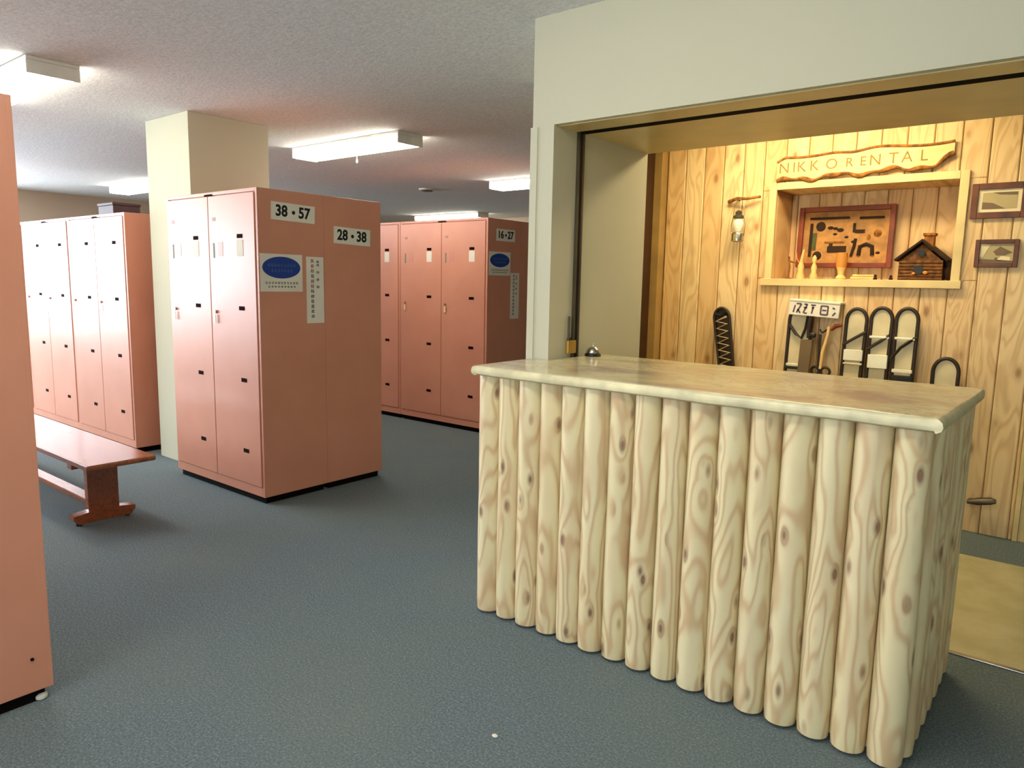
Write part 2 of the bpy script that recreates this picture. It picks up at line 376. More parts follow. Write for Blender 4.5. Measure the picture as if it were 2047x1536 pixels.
m = MB(); tw = .045
m.box((nx0-tw, PY-.022, nz0-tw), (nx0, PY, nz1+tw), .004).box((nx1, PY-.022, nz0-tw), (nx1+tw, PY, nz1+tw), .004)
m.box((nx0, PY-.022, nz1), (nx1, PY, nz1+tw), .004).box((nx0-tw-.02, PY-.035, nz0-tw), (nx1+tw+.01, PY-.001, nz0), .004)
struct(m, 'trim_8', 'trimwood')
struct(MB().box((-.25, PY-.01, 0), (-.225, PY+.06, CZ), .003).box((-.225, PY+.0, 0), (-.19, PY+.3, CZ), .003), 'trim_9', 'trimwood')
# square concrete pillar clad in the same wallcovering
struct(MB().box((-5.42, 2.54, 0), (-4.822, 3.14, CZ), .004), 'wall_pillar', 'cream2')

# ================================================================== lamps
def fixture(loc, label, group, L=1.31, Wd=.25, Hh=.085, cord=False, cat='ceiling light', nm='fluorescent_light', mat='tube_light'):
    e = empty(nm, loc); tag(e, label, cat, group)
    x, y = L/2, Wd/2
    MB().box((-x, -y, -.02), (x, y, 0), .004).box((-x, -y, -Hh), (-x+.012, y, -.02), .003).box((x-.012, -y, -Hh), (x, y, -.02), .003).build('housing', 'white_metal', e)
    MB().prism([(-y+.004, -.0205), (y-.004, -.0205), (y-.012, -.06), (y-.030, -Hh), (-y+.030, -Hh), (-y+.012, -.06)], 'x', -x+.014, x-.014).build('diffuser', mat, e)
    if cord:
        c = MB().cyl((0, 0, 0), (0, 0, -.055), .0025, seg=6).build('pull_cord', 'white_metal', e, (.06, -.02, -Hh))
        MB().lathe([(.004, -.085), (.009, -.075), (.006, -.055)], seg=10).build('cord_grip', 'white_metal', c)
    return e
G = 'fluorescent ceiling lights of the locker hall'
fixture((-4.955, 1.565, CZ), 'white boxed fluorescent light cut off by the left edge of the picture', G)
fixture((-4.77, 3.88, CZ), 'white fluorescent light with a short pull cord behind the pillar', G, cord=True)
fixture((-4.64, 6.27, CZ), 'lit fluorescent light partly hidden by the cream wall pier', G)
fixture((-9.07, 4.2, CZ), 'small distant fluorescent light just left of the square pillar', G)
fixture((-8.45, 8.85, CZ), 'far fluorescent light seen just above the tops of the rear lockers', G, L=1.44)
fixture((-1.30, 0.95, CZ), 'fluorescent light above the aisle in front of the log counter', G)
fixture((-1.30, -1.6, CZ), 'added fill fluorescent light behind the viewer near the east side', G)  # unseen lamp, added to fill the space around the camera
fixture((-5.0, -1.6, CZ), 'added fill fluorescent light behind the viewer near the west windows', G)  # another unseen fill lamp added behind the camera
fixture((-1.35, 4.08, CZ), 'warm light on the rental room ceiling in front of the pine wall', None, L=1.2, mat='warm_light')
# round ceiling vent
e = empty('ceiling_vent', (-6.40, 6.30, CZ)); tag(e, 'small round dark ceiling vent beyond the pull cord light', 'vent')
MB().lathe([(.10, 0), (.10, -.012), (.085, -.02), (.06, -.012)], seg=28).build('rim', 'white_metal', e)
MB().lathe([(.07, -.012), (.06, -.03), (.02, -.034)], seg=24).build('cap', 'steel_dark', e)

# ================================================================== lockers
t_ = NT('faded_sticker', 0.5); t_.col((206, 140, 124)); MAT['faded'] = t_.m
t_ = NT('faded_print', 0.6); t_.col((176, 134, 122)); MAT['faded2'] = t_.m

DEP = 0.455
def locker_unit(wid, H=1.85, label='', group='lockers', zs=(1.585, 1.165, .737, .305), stickers=True):
    """front faces -Y, origin bottom left front; two tall doors"""
    e = empty('locker_unit', (0, 0, 0)); tag(e, label, 'locker', group)
    t = .022; kb = .042
    b = MB(); b.box((0, .012, kb), (wid, DEP, H-.0), .003)
    b.box((0, 0, kb), (t, .014, H), .002).box((wid-t, 0, kb), (wid, .014, H), .002)
    b.box((t, 0, kb), (wid-t, .014, kb+.055), .002).box((t, 0, H-.02), (wid-t, .014, H), .002)
    b.build('body', 'locker', e)
    MB().box((.02, .02, 0), (wid-.02, DEP-.02, kb)).build('plinth', 'kick', e)
    h = MB(); h.box((wid*.5-.05, .0, H-.026), (wid*.5+.05, .010, H-.012)); h.build('hinge_gap', 'kick', e)
    dw = (wid-2*t)/2
    for i in range(2):
        x0 = t+i*dw+.0022; x1 = t+(i+1)*dw-.0022; z0, z1 = kb+.059, H-.025
        d = MB().box((x0, -.006, z0), (x1, .006, z1), .004).build('door', 'locker', e)
        sx = x1-.155
        for z in zs:
            MB().box((sx-.028, -.0085, z-.012), (sx+.030, -.005, z+.012), .003).build('slot', 'slot', d)
        if stickers:
            z = zs[0]
            MB().box((sx-.032, -.0075, z-.115), (sx+.034, -.0058, z-.020)).build('notice_sticker', 'paper', d)
            MB().box((x0+.045, -.0072, z-.125), (x0+.062, -.0058, z-.035)).build('side_label', 'ink_grey', d)
            q = MB(); q.box((x0+.045, -.0072, z+.095), (x0+.080, -.0058, z+.118)); q.build('number_plate', 'faded2', d)
            q = MB(); q.box((x0+.10, -.0072, z-.115), (x0+.155, -.0058, z-.03)); q.build('faded_sticker', 'faded', d)
        lk = MB().cyl((x0+.055, -.006, 1.135), (x0+.055, -.018, 1.135), .010, seg=14).build('lock', 'steel', d)
        MB().box((x0+.045, -.020, 1.065), (x0+.067, -.0165, 1.118), .004).build('key_tag', 'tag', lk)
    return e
def place_unit(src, wid, x, y, flip, label, group, first=False):
    o = src if first else copy_tree(src)
    if flip: o.location = (x+wid, y, 0); o.rotation_euler = (0, 0, PI)
    else: o.location = (x, y, 0); o.rotation_euler = (0, 0, 0)
    o['label'] = label; o['group'] = group; return o
# block by the pillar: two units back to back
u = locker_unit(1.047, 1.853)
place_unit(u, 1.047, -4.815, 2.37, False, 'pink two-door steel locker unit standing in front of the square pillar', 'lockers beside the pillar', True)
place_unit(u, 1.047, -4.815, 2.37+2*DEP, True, 'pink locker unit carrying the 28 and 38 number sign on its shaded end', 'lockers beside the pillar')
# left row of four units, doors to the bright window side
ul = locker_unit(1.03, 1.80, stickers=False)
L = ['rightmost unit of the sunlit locker row on the left, its side panel in shade', 'second locker unit from the right in the sunlit row behind the bench',
     'third locker unit from the right in the sunlit row behind the bench', 'leftmost visible locker unit in the overexposed row behind the bench']
for i in range(4): place_unit(ul, 1.03, -5.60-1.03*(i+1), 2.44, False, L[i], 'sunlit locker row on the left', i == 0)
# far row
uf = locker_unit(1.10, 1.895, zs=(1.634, 1.200, .762, .320))
L = ['warm-lit locker unit at the right end of the far row beside its signed end', 'far locker unit left of the row end, partly hidden by the nearer block',
     'far locker unit hidden mostly behind the nearer block']
for i in range(3): place_unit(uf, 1.10, -4.15-1.105*(i+1), 4.82, False, L[i], 'lockers of the far row', i == 0)
L = ['brown shaded locker unit backing the right end of the far row', 'locker unit backing the far row, second from its end', 'locker unit backing the far row, third from its end']
for i in range(3): place_unit(uf, 1.10, -4.15-1.105*(i+1), 4.82+2*DEP, True, L[i], 'lockers of the far row')
# foreground block at the left edge
L = ['large tan locker end panel cut by the left edge of the picture', 'second foreground locker unit, behind the large end panel']
for i in range(2): place_unit(u, 1.047, -2.49-1.047*(i+1), .79, True, L[i], 'foreground lockers at the left edge')
L = ['foreground locker unit standing back to back with the one at the left edge', 'second foreground locker unit standing back to back, away from the aisle']
for i in range(2): place_unit(u, 1.047, -2.49-1.047*(i+1), .79-2*DEP, False, L[i], 'foreground lockers at the left edge')
tag(MB().lathe([(.012, 0), (.018, .004), (.018, .014), (.010, .02)], (-2.515, .76, .0), 14).build('caster_glide', 'white_metal'), 'small white glide foot on the carpet under the foreground locker corner', 'foot')
# screw on the end panel
tag(MB().cyl((-2.49, .735, .152), (-2.486, .735, .152), .005, seg=10).build('screw', 'slot'), 'small dark screw low on the foreground locker end panel', 'screw')
# dark box on the left row
e = empty('black_box', (-5.92, 2.56, 1.80)); tag(e, 'dark box lying on top of the sunlit lockers by their right end', 'box')
MB().box((-.16, -.1, 0), (.10, .1, .065), .006).build('body', 'darkbox', e)
MB().box((-.165, -.105, .065), (.105, .105, .085), .004).build('lid', 'darkbox', e)

# ------------------------------------------------------------------ signs on the end panels (x = const planes, facing +X)
def glyph(m, y, z, w, h, x, seed):
    """dense brush-like character too blurred to read: a few strokes"""
    r = random.Random(seed); t = max(.0022, min(w, h)*.13)
    for k in range(3): zz = z-h/2+h*(k+.5)/3+r.uniform(-.05, .05)*h; a = r.uniform(.0, .2)*w; m.box((x, y-w/2+a, zz-t/2), (x+.001, y+w/2-r.uniform(0, .2)*w, zz+t/2))
    for k in range(2): yy = y-w/2+w*(k+.5)/2+r.uniform(-.1, .1)*w; m.box((x, yy-t/2, z-h/2+r.uniform(0, .2)*h), (x+.001, yy+t/2, z+h/2-r.uniform(0, .2)*h))
RX = (R(90), 0, R(90))
def number_sign(x, y0, y1, z0, z1, a, b, label, tilt=0.0):
    yc, zc = (y0+y1)/2, (z0+z1)/2; e = empty('number_sign', (x, yc, zc)); e.rotation_euler = (tilt, 0, 0); tag(e, label, 'sign', 'number signs on locker ends')
    w_, h_ = (y1-y0), (z1-z0)
    MB().box((0, -w_/2, -h_/2), (.002, w_/2, h_/2)).build('card', 'paper', e)
    text(a, 'lettering', h_*.86, 'ink', e, (.0022, -w_*.27, 0), RX, .0005, sx=.92, bold=.003); text(b, 'lettering', h_*.86, 'ink', e, (.0022, w_*.25, 0), RX, .0005, sx=.92, bold=.003)
    MB().cyl((.002, 0, 0), (.0035, 0, 0), h_*.11, seg=14).build('dot', 'ink', e)
def oval_sign(x, y0, y1, z0, z1, label):
    yc, zc = (y0+y1)/2, (z0+z1)/2; w_, h_ = y1-y0, z1-z0; e = empty('notice_sign', (x, yc, zc)); tag(e, label, 'sign', 'blue oval signs on locker ends')
    MB().box((0, -w_/2, -h_/2), (.002, w_/2, h_/2)).build('card', 'paper', e)
    pts = [(w_*.45*math.cos(2*PI*k/40), h_*.14+h_*.29*math.sin(2*PI*k/40)) for k in range(40)]
    ov = MB().prism(pts, 'x', .002, .003).build('oval', 'blue', e)
    m = MB()
    for k in range(9): glyph(m, -w_*.30+k*w_*.075, h_*.20, w_*.055, h_*.09, .003, 50+k)
    for k in range(7): glyph(m, -w_*.22+k*w_*.075, h_*.06, w_*.055, h_*.09, .003, 70+k)
    m.build('oval_lettering', 'blue_light', ov)
    m = MB()
    for k in range(11): glyph(m, -w_*.36+k*w_*.072, -h_*.27, w_*.05, h_*.07, .002, 90+k)
    for k in range(9): glyph(m, -w_*.30+k*w_*.075, -h_*.37, w_*.05, h_*.05, .002, 190+k)
    m.build('lettering', 'ink_grey', e)
def strip_sign(x, y0, y1, z0, z1, label):
    yc, zc = (y0+y1)/2, (z0+z1)/2; w_, h_ = y1-y0, z1-z0; e = empty('strip_sign', (x, yc, zc)); tag(e, label, 'sign', 'vertical strip signs on locker ends')
    MB().box((0, -w_/2, -h_/2), (.002, w_/2, h_/2)).build('card', 'paper', e)
    red = MB(); blk = MB()
    for k in range(12):
        z = h_*.44-k*h_*.076; tgt = red if k in (0, 1, 2, 4, 5) else blk
        glyph(tgt, -w_*.16, z, w_*.19, h_*.055, .002, 300+k)
    for k, z in enumerate((.43, .38, .27, .16, .05)): glyph(blk, w_*.16, h_*z, w_*.17, h_*.04, .002, 330+k)
    red.build('lettering', 'ink_red', e)['label'] = 'red characters'; blk.build('lettering', 'ink', e)['label'] = 'black characters'
sx = -3.768
number_sign(sx, 2.458, 2.758, 1.679, 1.781, '38', '57', 'white number sign 38 to 57 high on the shaded locker end', R(-1.5))
number_sign(sx, 2.898, 3.190, 1.566, 1.670, '28', '38', 'smaller looking white number sign lower right on the shaded locker end', R(-1.5))
oval_sign(sx, 2.377, 2.662, 1.268, 1.486, 'white square notice with blue oval on the shaded end of the nearer lockers')
strip_sign(sx, 2.690, 2.816, 1.076, 1.478, 'tall white strip notice with red and black characters beside the blue oval sign')
sx = -4.155
k_ = 1.0
number_sign(sx, 4.93, 5.19, 1.705, 1.808, '16', '27', 'small distant number sign on the dark end of the far lockers')
oval_sign(sx, 4.835, 5.13, 1.405, 1.61, 'distant white notice with blue oval on the far locker end')
strip_sign(sx, 5.14, 5.262, 1.02, 1.43, 'distant strip notice on the dark end of the far lockers')

# ================================================================== bench
e = empty('wooden_bench', (0, 0, 0)); tag(e, 'low varnished wooden bench before the sunlit lockers', 'bench')
BX0, BX1, BY0, BY1, BZ = -6.15, -3.90, 1.45, 1.80, .385
MB().box((BX0, BY0, BZ-.028), (BX1, BY1, BZ), .006).build('seat', 'bench', e)
for x in (BX0+.28, BX1-.28):
    lg = MB().box((x-.022, 1.545, .045), (x+.022, 1.705, BZ-.065), .004).build('leg', 'bench', e)
    MB().prism([(1.49, .012), (1.76, .012), (1.785, .04), (1.785, .06), (1.70, .072), (1.55, .072), (1.465, .06), (1.465, .04)], 'x', x-.032, x+.032).build('foot', 'bench', lg)
    MB().box((x-.03, BY0+.02, BZ-.066), (x+.03, BY1-.03, BZ-.028), .004).build('bearer', 'bench', lg)
    for yy in (1.50, 1.75): MB().cyl((x, yy, 0), (x, yy, .013), .014, seg=12).build('glide', 'black', lg)
MB().box((BX0+.28, 1.59, .072), (BX1-.28, 1.66, .10), .004).build('stretcher', 'bench', e)

# ================================================================== log counter
C = empty('log_counter', (-1.1, 2.5, 0)); tag(C, 'reception counter faced with pale peeled logs under a lacquered top', 'counter')
def loc(o): o.location = Vector(o.location)-Vector((-1.1, 2.5, 0)); return o
ct0, ct1 = .985, 1.024
# top: L-shaped outline so that it passes the pier
out = [(-1.91, 2.115), (-.28, 2.105), (-.272, 2.5), (-.275, 2.915), (-1.815, 2.915), (-1.815, 2.518), (-1.915, 2.518)]
pts = []
rr = random.Random(3)
for i in range(80):                                    # gently wavy live edge along the front
    t = i/79; x = -1.905+t*(1.625); pts.append((x, 2.112+.004*math.sin(x*9)+.003*math.sin(x*23+1)))
pts += out[2:]
m = MB()
def ring(off, z):
    n = len(pts); r_ = []
    for i in range(n):
        p0 = Vector(pts[i-1]); p = Vector(pts[i]); p1 = Vector(pts[(i+1) % n]); t = (p1-p0).normalized(); nn = Vector((-t.y, t.x))
        q = p+nn*off; r_.append(m.bm.verts.new((q.x, q.y, z)))
    return r_
rings = [ring(.016, ct0), ring(.004, ct0+.006), ring(0, ct0+.016), ring(.003, ct0+.029), ring(.011, ct1-.003), ring(.018, ct1)]
for a, b in zip(rings[:-1], rings[1:]):
    n = len(a)
    for i in range(n): m.bm.faces.new((a[i], a[(i+1) % n], b[(i+1) % n], b[i]))
m.bm.faces.new(rings[0][::-1]); m.bm.faces.new(rings[-1])
top = m.build('countertop', 'top', C); loc(top)
top.data.materials.append(MAT['top_edge'])
for p in top.data.polygons:
    if abs(p.normal.z) < .9 or p.center.z < 1.0: p.material_index = 1
# carcass
MB().box((-1.86, 2.20, .02), (-1.835, 2.51, ct0)).box((-1.86, 2.20, 0.02), (-.36, 2.22, ct0)).box((-.39, 2.22, .02), (-.36, 2.88, ct0)).box((-1.815, 2.22, .5), (-.39, 2.86, .52)).box((-1.815, 2.53, .02), (-1.79, 2.88, ct0)).build('carcass', 'log', C, (1.1, -2.5, 0))
# logs: one mesh, copied. Slightly more than half round, chamfer where the saw trimmed it
lm = MB()
nseg = 22; H_ = ct0-.012
rows = 26
rg = []
for j in range(rows+1):
    z = .012+(H_-.0)*j/rows; w_ = 1+.012*math.sin(z*7)+.008*math.sin(z*17+2)
    if j == 0: w_ *= .94
    rg.append([lm.bm.verts.new((.0485*w_*math.cos(2*PI*k/nseg), .0485*w_*math.sin(2*PI*k/nseg), z)) for k in range(nseg)])
for j in range(rows):
    for k in range(nseg): lm.bm.faces.new((rg[j][k], rg[j][(k+1) % nseg], rg[j+1][(k+1) % nseg], rg[j+1][k]))
lm.bm.faces.new(rg[0][::-1]); lm.bm.faces.new(rg[-1])
lo_ = lm.build('log', 'log', C, (-1.853+1.1, 2.205-2.5, 0))
first = True
rr = random.Random(11)
for i in range(16):
    o = lo_ if first else lo_.copy()
    if not first: COL.objects.link(o); o.parent = C
    first = False
    x = -1.853+.1*i; o.location = (x+1.1, 2.190-2.5+rr.uniform(-.002, .002), 0); o.rotation_euler = (0, 0, rr.uniform(0, 6.28))
    s_ = rr.uniform(.97, 1.03); o.scale = (s_, s_, 1)
for i in range(7):
    o = lo_.copy(); COL.objects.link(o); o.parent = C
    y = 2.262+.1*i; o.location = (-.340+1.1, y-2.5, 0); o.rotation_euler = (0, 0, rr.uniform(0, 6.28)); s_ = rr.uniform(.95, 1.02); o.scale = (s_, s_, 1)

# service bell
e = empty('service_bell', (-1.775, 2.80, ct1)); tag(e, 'chrome service bell with black base on the counter by the pier', 'bell')
MB().lathe([(.036, 0), (.038, .004), (.034, .012), (.02, .014)], seg=26).build('base', 'black', e)
MB().lathe([(.030, .014), (.031, .018), (.027, .030), (.017, .040), (.004, .044)], seg=26).build('dome', 'steel', e)
MB().cyl((0, 0, .044), (0, 0, .052), .003, seg=8).ball((0, 0, .053), .005).build('plunger', 'steel', e)
# shutter latch on the jamb
e = empty('shutter_latch', (JX, 2.69, 1.07)); tag(e, 'brass shutter latch with two dark rods on the jamb above the counter', 'latch')
MB().box((0, -.035, -.03), (.018, .030, .028), .004).build('latch_box', 'brass', e)
for y in (-.022, .018): MB().cyl((.009, y, .028), (.009, y, .135), .005, seg=10).build('rod', 'steel_dark', e)
MB().box((.002, -.022, .030), (.006, .018, .040)).build('cross_bar', 'steel_dark', e)

# ================================================================== things on the pine wall
# carved plank
e = empty('carved_plank_sign', (-1.185, PY-.016, 2.085)); tag(e, 'long live-edge plank sign reading NIKKO RENTAL above the niche', 'sign')
N = 48; topz, botz = [], []
for i in range(N+1):
    t = i/N; x = -.48+.96*t
    slope = -.0 + .0*t
    zt = .066 - .012*math.sin(t*9) - .020*math.exp(-((t-.47)/.09)**2) - .03*max(0, (.05-t)/.05)+.010*t
    zb = -.075 + .010*math.sin(t*21) + .028*t + .006*math.sin(t*47) + .05*max(0, (t-.92)/.08)
    topz.append((x, zt)); botz.append((x, zb))
MB().prism([(x, z) for x, z in topz]+[(x, z) for x, z in reversed(botz)], 'y', -.012, .014).build('plank', 'plank', e)
MB().tube([(x, -.010, z) for x, z in topz], .0085, 8).build('bark_edge', 'bark', e)
MB().tube([(x, -.010, z-.002) for x, z in botz], lambda t: .011+.004*math.sin(t*40), 8).build('bark_edge', 'bark', e)
xs = [-.435, -.375, -.33, -.255, -.155, -.055, .02, .085, .18, .25, .335, .415]
for ch, x in zip('NIKKORENTAL', xs):
    zc = -.005+.014*(x+.48)
    text(ch, 'carved_letter', .088 if ch not in 'RE' else .075, 'carve', e, (x, -.0125, zc), (R(90), 0, 0), .001, bold=-.0005)

# lantern on a branch bracket
e = empty('hanging_lantern', (-1.875, PY, 1.91)); tag(e, 'small silver oil lantern hanging from a wooden bracket left of the niche', 'lantern')
MB().tube([(-.095, -.02, -.012), (-.03, -.05, .004), (.04, -.06, -.002), (.12, -.03, .010)], lambda t: .012-.004*t, 10).cyl((-.03, 0, .0), (-.03, -.06, .0), .009, seg=10).build('bracket', 'bark', e)
y = -.075
MB().lathe([(.028, -.275), (.040, -.268), (.040, -.225), (.030, -.212), (.016, -.208)], (0, y, 0), 22).build('fuel_tank', 'steel', e)
MB().lathe([(.018, -.208), (.030, -.180), (.033, -.155), (.024, -.128)], (0, y, 0), 20).build('globe', 'band', e)
MB().lathe([(.024, -.128), (.036, -.122), (.036, -.112), (.020, -.100), (.022, -.085), (.010, -.075)], (0, y, 0), 20).build('chimney', 'steel_dark', e)
MB().tube([(.040, y, -.24), (.046, y, -.17), (.034, y, -.11)], .003, 6).tube([(-.040, y, -.24), (-.046, y, -.17), (-.034, y, -.11)], .003, 6).build('side_tube', 'steel', e)
MB().tube([(.036*math.cos(a), y, -.11+.105*math.sin(a)) for a in [PI*k/14 for k in range(15)]], .002, 6).build('bail', 'steel', e)

# framed shadow-box picture in the niche
def zpl(px): return px
e = empty('framed_picture', (-1.305, PB-.03, 1.672)); e.rotation_euler = (R(-3), 0, 0); tag(e, 'red-brown framed relief picture of tools leaning inside the niche', 'picture')
w2, h2 = .285, .192
MB().box((-w2, -.025, -h2), (-w2+.03, .012, h2), .004).box((w2-.03, -.025, -h2), (w2, .012, h2), .004).box((-w2+.03, -.025, h2-.03), (w2-.03, .012, h2), .004).box((-w2+.03, -.025, -h2), (w2-.03, .012, -h2+.03), .004).build('frame', 'frame_red', e)
MB().box((-w2+.03, 0, -h2+.03), (w2-.03, .008, h2-.03)).build('backing', 'relief_bg', e)
r = MB(); d = -.008
r.box((-.215, d, -.12), (-.198, 0, .09)); r.ball((-.15, d/2, .07), .030, (1, .2, 1)).ball((-.16, 0, -.115), .028, (1, .3, 1))
r.box((-.22, d, .115), (.02, 0, .128)).box((.08, d, .110), (.22, 0, .124))
r.box((-.10, d, -.095), (.015, 0, -.055), .004).box((-.09, d, -.055), (-.07, 0, -.04))
r.box((.045, d, .03), (.06, 0, .085)).box((.06, d, .025), (.115, 0, .045))
for a, b, s_ in ((-.09, .06, .014), (-.06, .055, .012), (-.03, .045, .016), (-.06, .02, .01), (.01, .0, .010), (.055, -.03, .012), (.20, -.10, .010)): r.ball((a, 0, b), s_, (1.4, .25, .8), 10)
r.tube([(.09, -.003, -.115), (.095, -.003, -.06), (.13, -.003, -.045), (.165, -.003, -.06), (.17, -.003, -.115)], .012, 8)
r.tube([(.045, -.003, -.12), (.06, -.003, -.06), (.065, -.003, -.01)], .009, 8)
r.build('relief', 'cabin_dark', e)
MB().ball((.19, 0, .02), .024, (1, .2, 1)).ball((.14, 0, -.005), .012, (1, .2, 1.6)).box((-.12, -.006, -.035), (.0, 0, -.025)).build('medallion', 'bark', e)
MB().box((-.195, -.005, -.08), (-.172, 0, .03)).build('leaf', 'leaf', e)

# log cabin birdhouse
e = empty('model_cabin', (-.835, PB-.12, nz0)); tag(e, 'dark rustic model log cabin with a stone chimney standing in the niche', 'ornament')
hw = .105
MB().prism([(-hw, 0), (hw, 0), (hw, .115), (0, .205), (-hw, .115)], 'y', -.075, .08).build('wall', 'cabin', e)
q = MB()
for i in range(6): q.cyl((-hw-.008, -.078, .01+i*.019), (hw+.008, -.078, .01+i*.019), .0095, seg=8)
q.build('log_siding', 'cabin', e)
q = MB()
for s_ in (-1, 1):
    q.prism([(0, .222), (s_*(hw+.028), .110), (s_*(hw+.034), .120), (0, .236)], 'y', -.10, .10)
q.build('roof', 'cabin_dark', e)
MB().box((.0, -.05, .17), (.052, .01, .262), .004).box((-.006, -.056, .256), (.058, .016, .272), .003).build('chimney', 'bark', e)
MB().cyl((0, -.082, .155), (0, -.090, .155), .019, seg=18).cyl((-.008, -.082, .06), (-.008, -.092, .06), .026, seg=18).build('hole', 'black', e)
MB().ball((.03, -.095, .045), .014, (1, .7, .7), 10).ball((-.03, -.095, .04), .010, (1, .7, .7), 10).build('figure', 'cup', e)
MB().ball((hw+.035, -.03, .05), .04, (.6, 1, 1.3), 10).ball((hw+.02, .0, .10), .03, (.7, 1, 1), 10).build('shrub', 'cabin_dark', e)

def small(name, prof, x, y, mat, label, cat, z=nz0):
    o = MB().lathe(prof, (0, 0, 0), 18).build(name, mat, loc=(x, y, z)); tag(o, label, cat); return o
e = empty('ornament_stand', (-1.61, 4.88, nz0)); tag(e, 'thin dark branch stand at the left end of the niche', 'ornament')
MB().tube([(0, 0, 0), (.004, 0, .08), (-.004, 0, .145)], .006, 8).cyl((0, 0, 0), (0, 0, .008), .02, seg=14).build('stem', 'bark', e)
MB().tube([(-.008, 0, .12), (.03, 0, .105), (.06, 0, .108)], .005, 8).build('arm', 'bark', e)
e = empty('wooden_figurine', (-1.525, 4.85, nz0)); tag(e, 'tall pale turned wood figurine beside the thin branch stand', 'figurine')
MB().lathe([(.024, 0), (.026, .02), (.016, .05), (.020, .08), (.010, .11)], seg=18).build('body', 'candle', e)
MB().tube([(0, 0, .10), (.006, -.005, .14), (.016, -.008, .185)], lambda t: .011-.004*t, 10).build('neck', 'candle', e)
MB().tube([(-.008, 0, .10), (-.03, 0, .13), (-.034, 0, .17)], .004, 8).build('wing', 'cup', e)
e = empty('wooden_figurine', (-1.44, 4.84, nz0)); tag(e, 'second shorter pale wood figurine left of the turned cup', 'figurine')
MB().lathe([(.022, 0), (.024, .02), (.014, .045), (.018, .075), (.008, .10)], seg=18).build('body', 'candle', e)
MB().lathe([(.008, .10), (.014, .115), (.013, .135), (.004, .15)], seg=16).build('head', 'candle', e)
e = empty('wooden_cup', (-1.285, 4.87, nz0)); tag(e, 'turned wooden cup on a foot in front of the framed relief', 'cup')
MB().lathe([(.030, 0), (.032, .01), (.016, .03), (.022, .06), (.030, .075)], seg=20).build('foot', 'candle', e)
MB().lathe([(.030, .075), (.034, .11), (.033, .165), (.028, .167), (.027, .12)], seg=20).build('bowl', 'cup', e)
tag(MB().box((-.07, -.035, 0), (.07, .03, .018), .008).box((-.06, -.03, .018), (.065, .025, .032), .008).build('folded_cloth', 'candle', loc=(-1.15, 4.86, nz0)), 'flat pale stack of slips lying in the middle of the niche', 'slips')
small('dark_knob', [(.010, 0), (.012, .008), (.006, .018), (.009, .026), (.003, .032)], -1.07, 4.80, 'cabin_dark', 'tiny dark turned knob on the niche sill, left one of two', 'knob')
small('dark_knob', [(.010, 0), (.012, .008), (.006, .018), (.009, .024), (.003, .028)], -.985, 4.80, 'cabin_dark', 'tiny dark turned knob on the niche sill nearer the model cabin', 'knob')

# two framed photographs
def photo(x0, x1, z0, z1, mat, fw_, label, kind):
    e = empty('framed_photograph', ((x0+x1)/2, PY, (z0+z1)/2)); tag(e, label, 'picture', 'framed photographs right of the niche')
    a, b = (x1-x0)/2, (z1-z0)/2
    MB().box((-a, -.022, -b), (-a+fw_, 0, b), .003).box((a-fw_, -.022, -b), (a, 0, b), .003).box((-a+fw_, -.022, b-fw_), (a-fw_, 0, b), .003).box((-a+fw_, -.022, -b), (a-fw_, 0, -b+fw_), .003).build('frame', mat, e)
    MB().box((-a+fw_, -.010, -b+fw_), (a-fw_, -.002, b-fw_)).build('mount', 'photo_light' if kind == 0 else 'photo_mid', e)
    y = -.0105; ia, ib = a-fw_, b-fw_
    if kind == 0:
        k = .8
        MB().box((-ia*k, y-.001, -ib*.72), (ia*k, y, ib*.72)).build('print', 'photo_mid', e)
        q = MB(); q.prism([(-ia*k, -ib*.72), (-ia*k, -ib*.1), (-ia*.3, -ib*.2), (ia*.1, -ib*.55), (ia*.3, -ib*.72)], 'y', y-.0015, y-.001)
        q.prism([(-ia*.35, ib*.72), (ia*k, ib*.72), (ia*k, ib*.42), (ia*.0, ib*.5)], 'y', y-.0015, y-.001).ball((ia*.6, y, .005), .008, (1.4, .1, 1), 8); q.build('hillside', 'photo_dark', e)
    else:
        q = MB(); q.prism([(-ia*.2, ib*.2), (ia*.2, ib*.7), (ia*.95, ib*.1), (ia*.5, -ib*.2), (0, -ib*.2)], 'y', y-.001, y).prism([(-ia, -ib), (ia, -ib), (ia, -ib*.75), (-ia, -ib*.55)], 'y', y-.001, y).ball((0, y, -ib*.6), .008, (1, .1, 1.3), 8); q.build('print_shadow', 'photo_dark', e)
        MB().prism([(-ia*.95, ib), (-ia*.4, ib*.9), (-ia*.8, -ib*.4), (-ia, -ib*.3)], 'y', y-.001, y).prism([(0, -ib*.75), (ia*.85, -ib*.75), (ia*.8, -ib*.35), (ia*.3, -ib*.25)], 'y', y-.001, y).build('print_light', 'photo_light', e)
photo(-.604, -.345, 1.738, 1.922, 'frame_brown', .032, 'larger brown framed photograph of a pale slope, upper of the two', 0)
photo(-.562, -.365, 1.478, 1.626, 'frame_brown', .022, 'smaller dark framed photograph below the larger one, by the niche', 1)

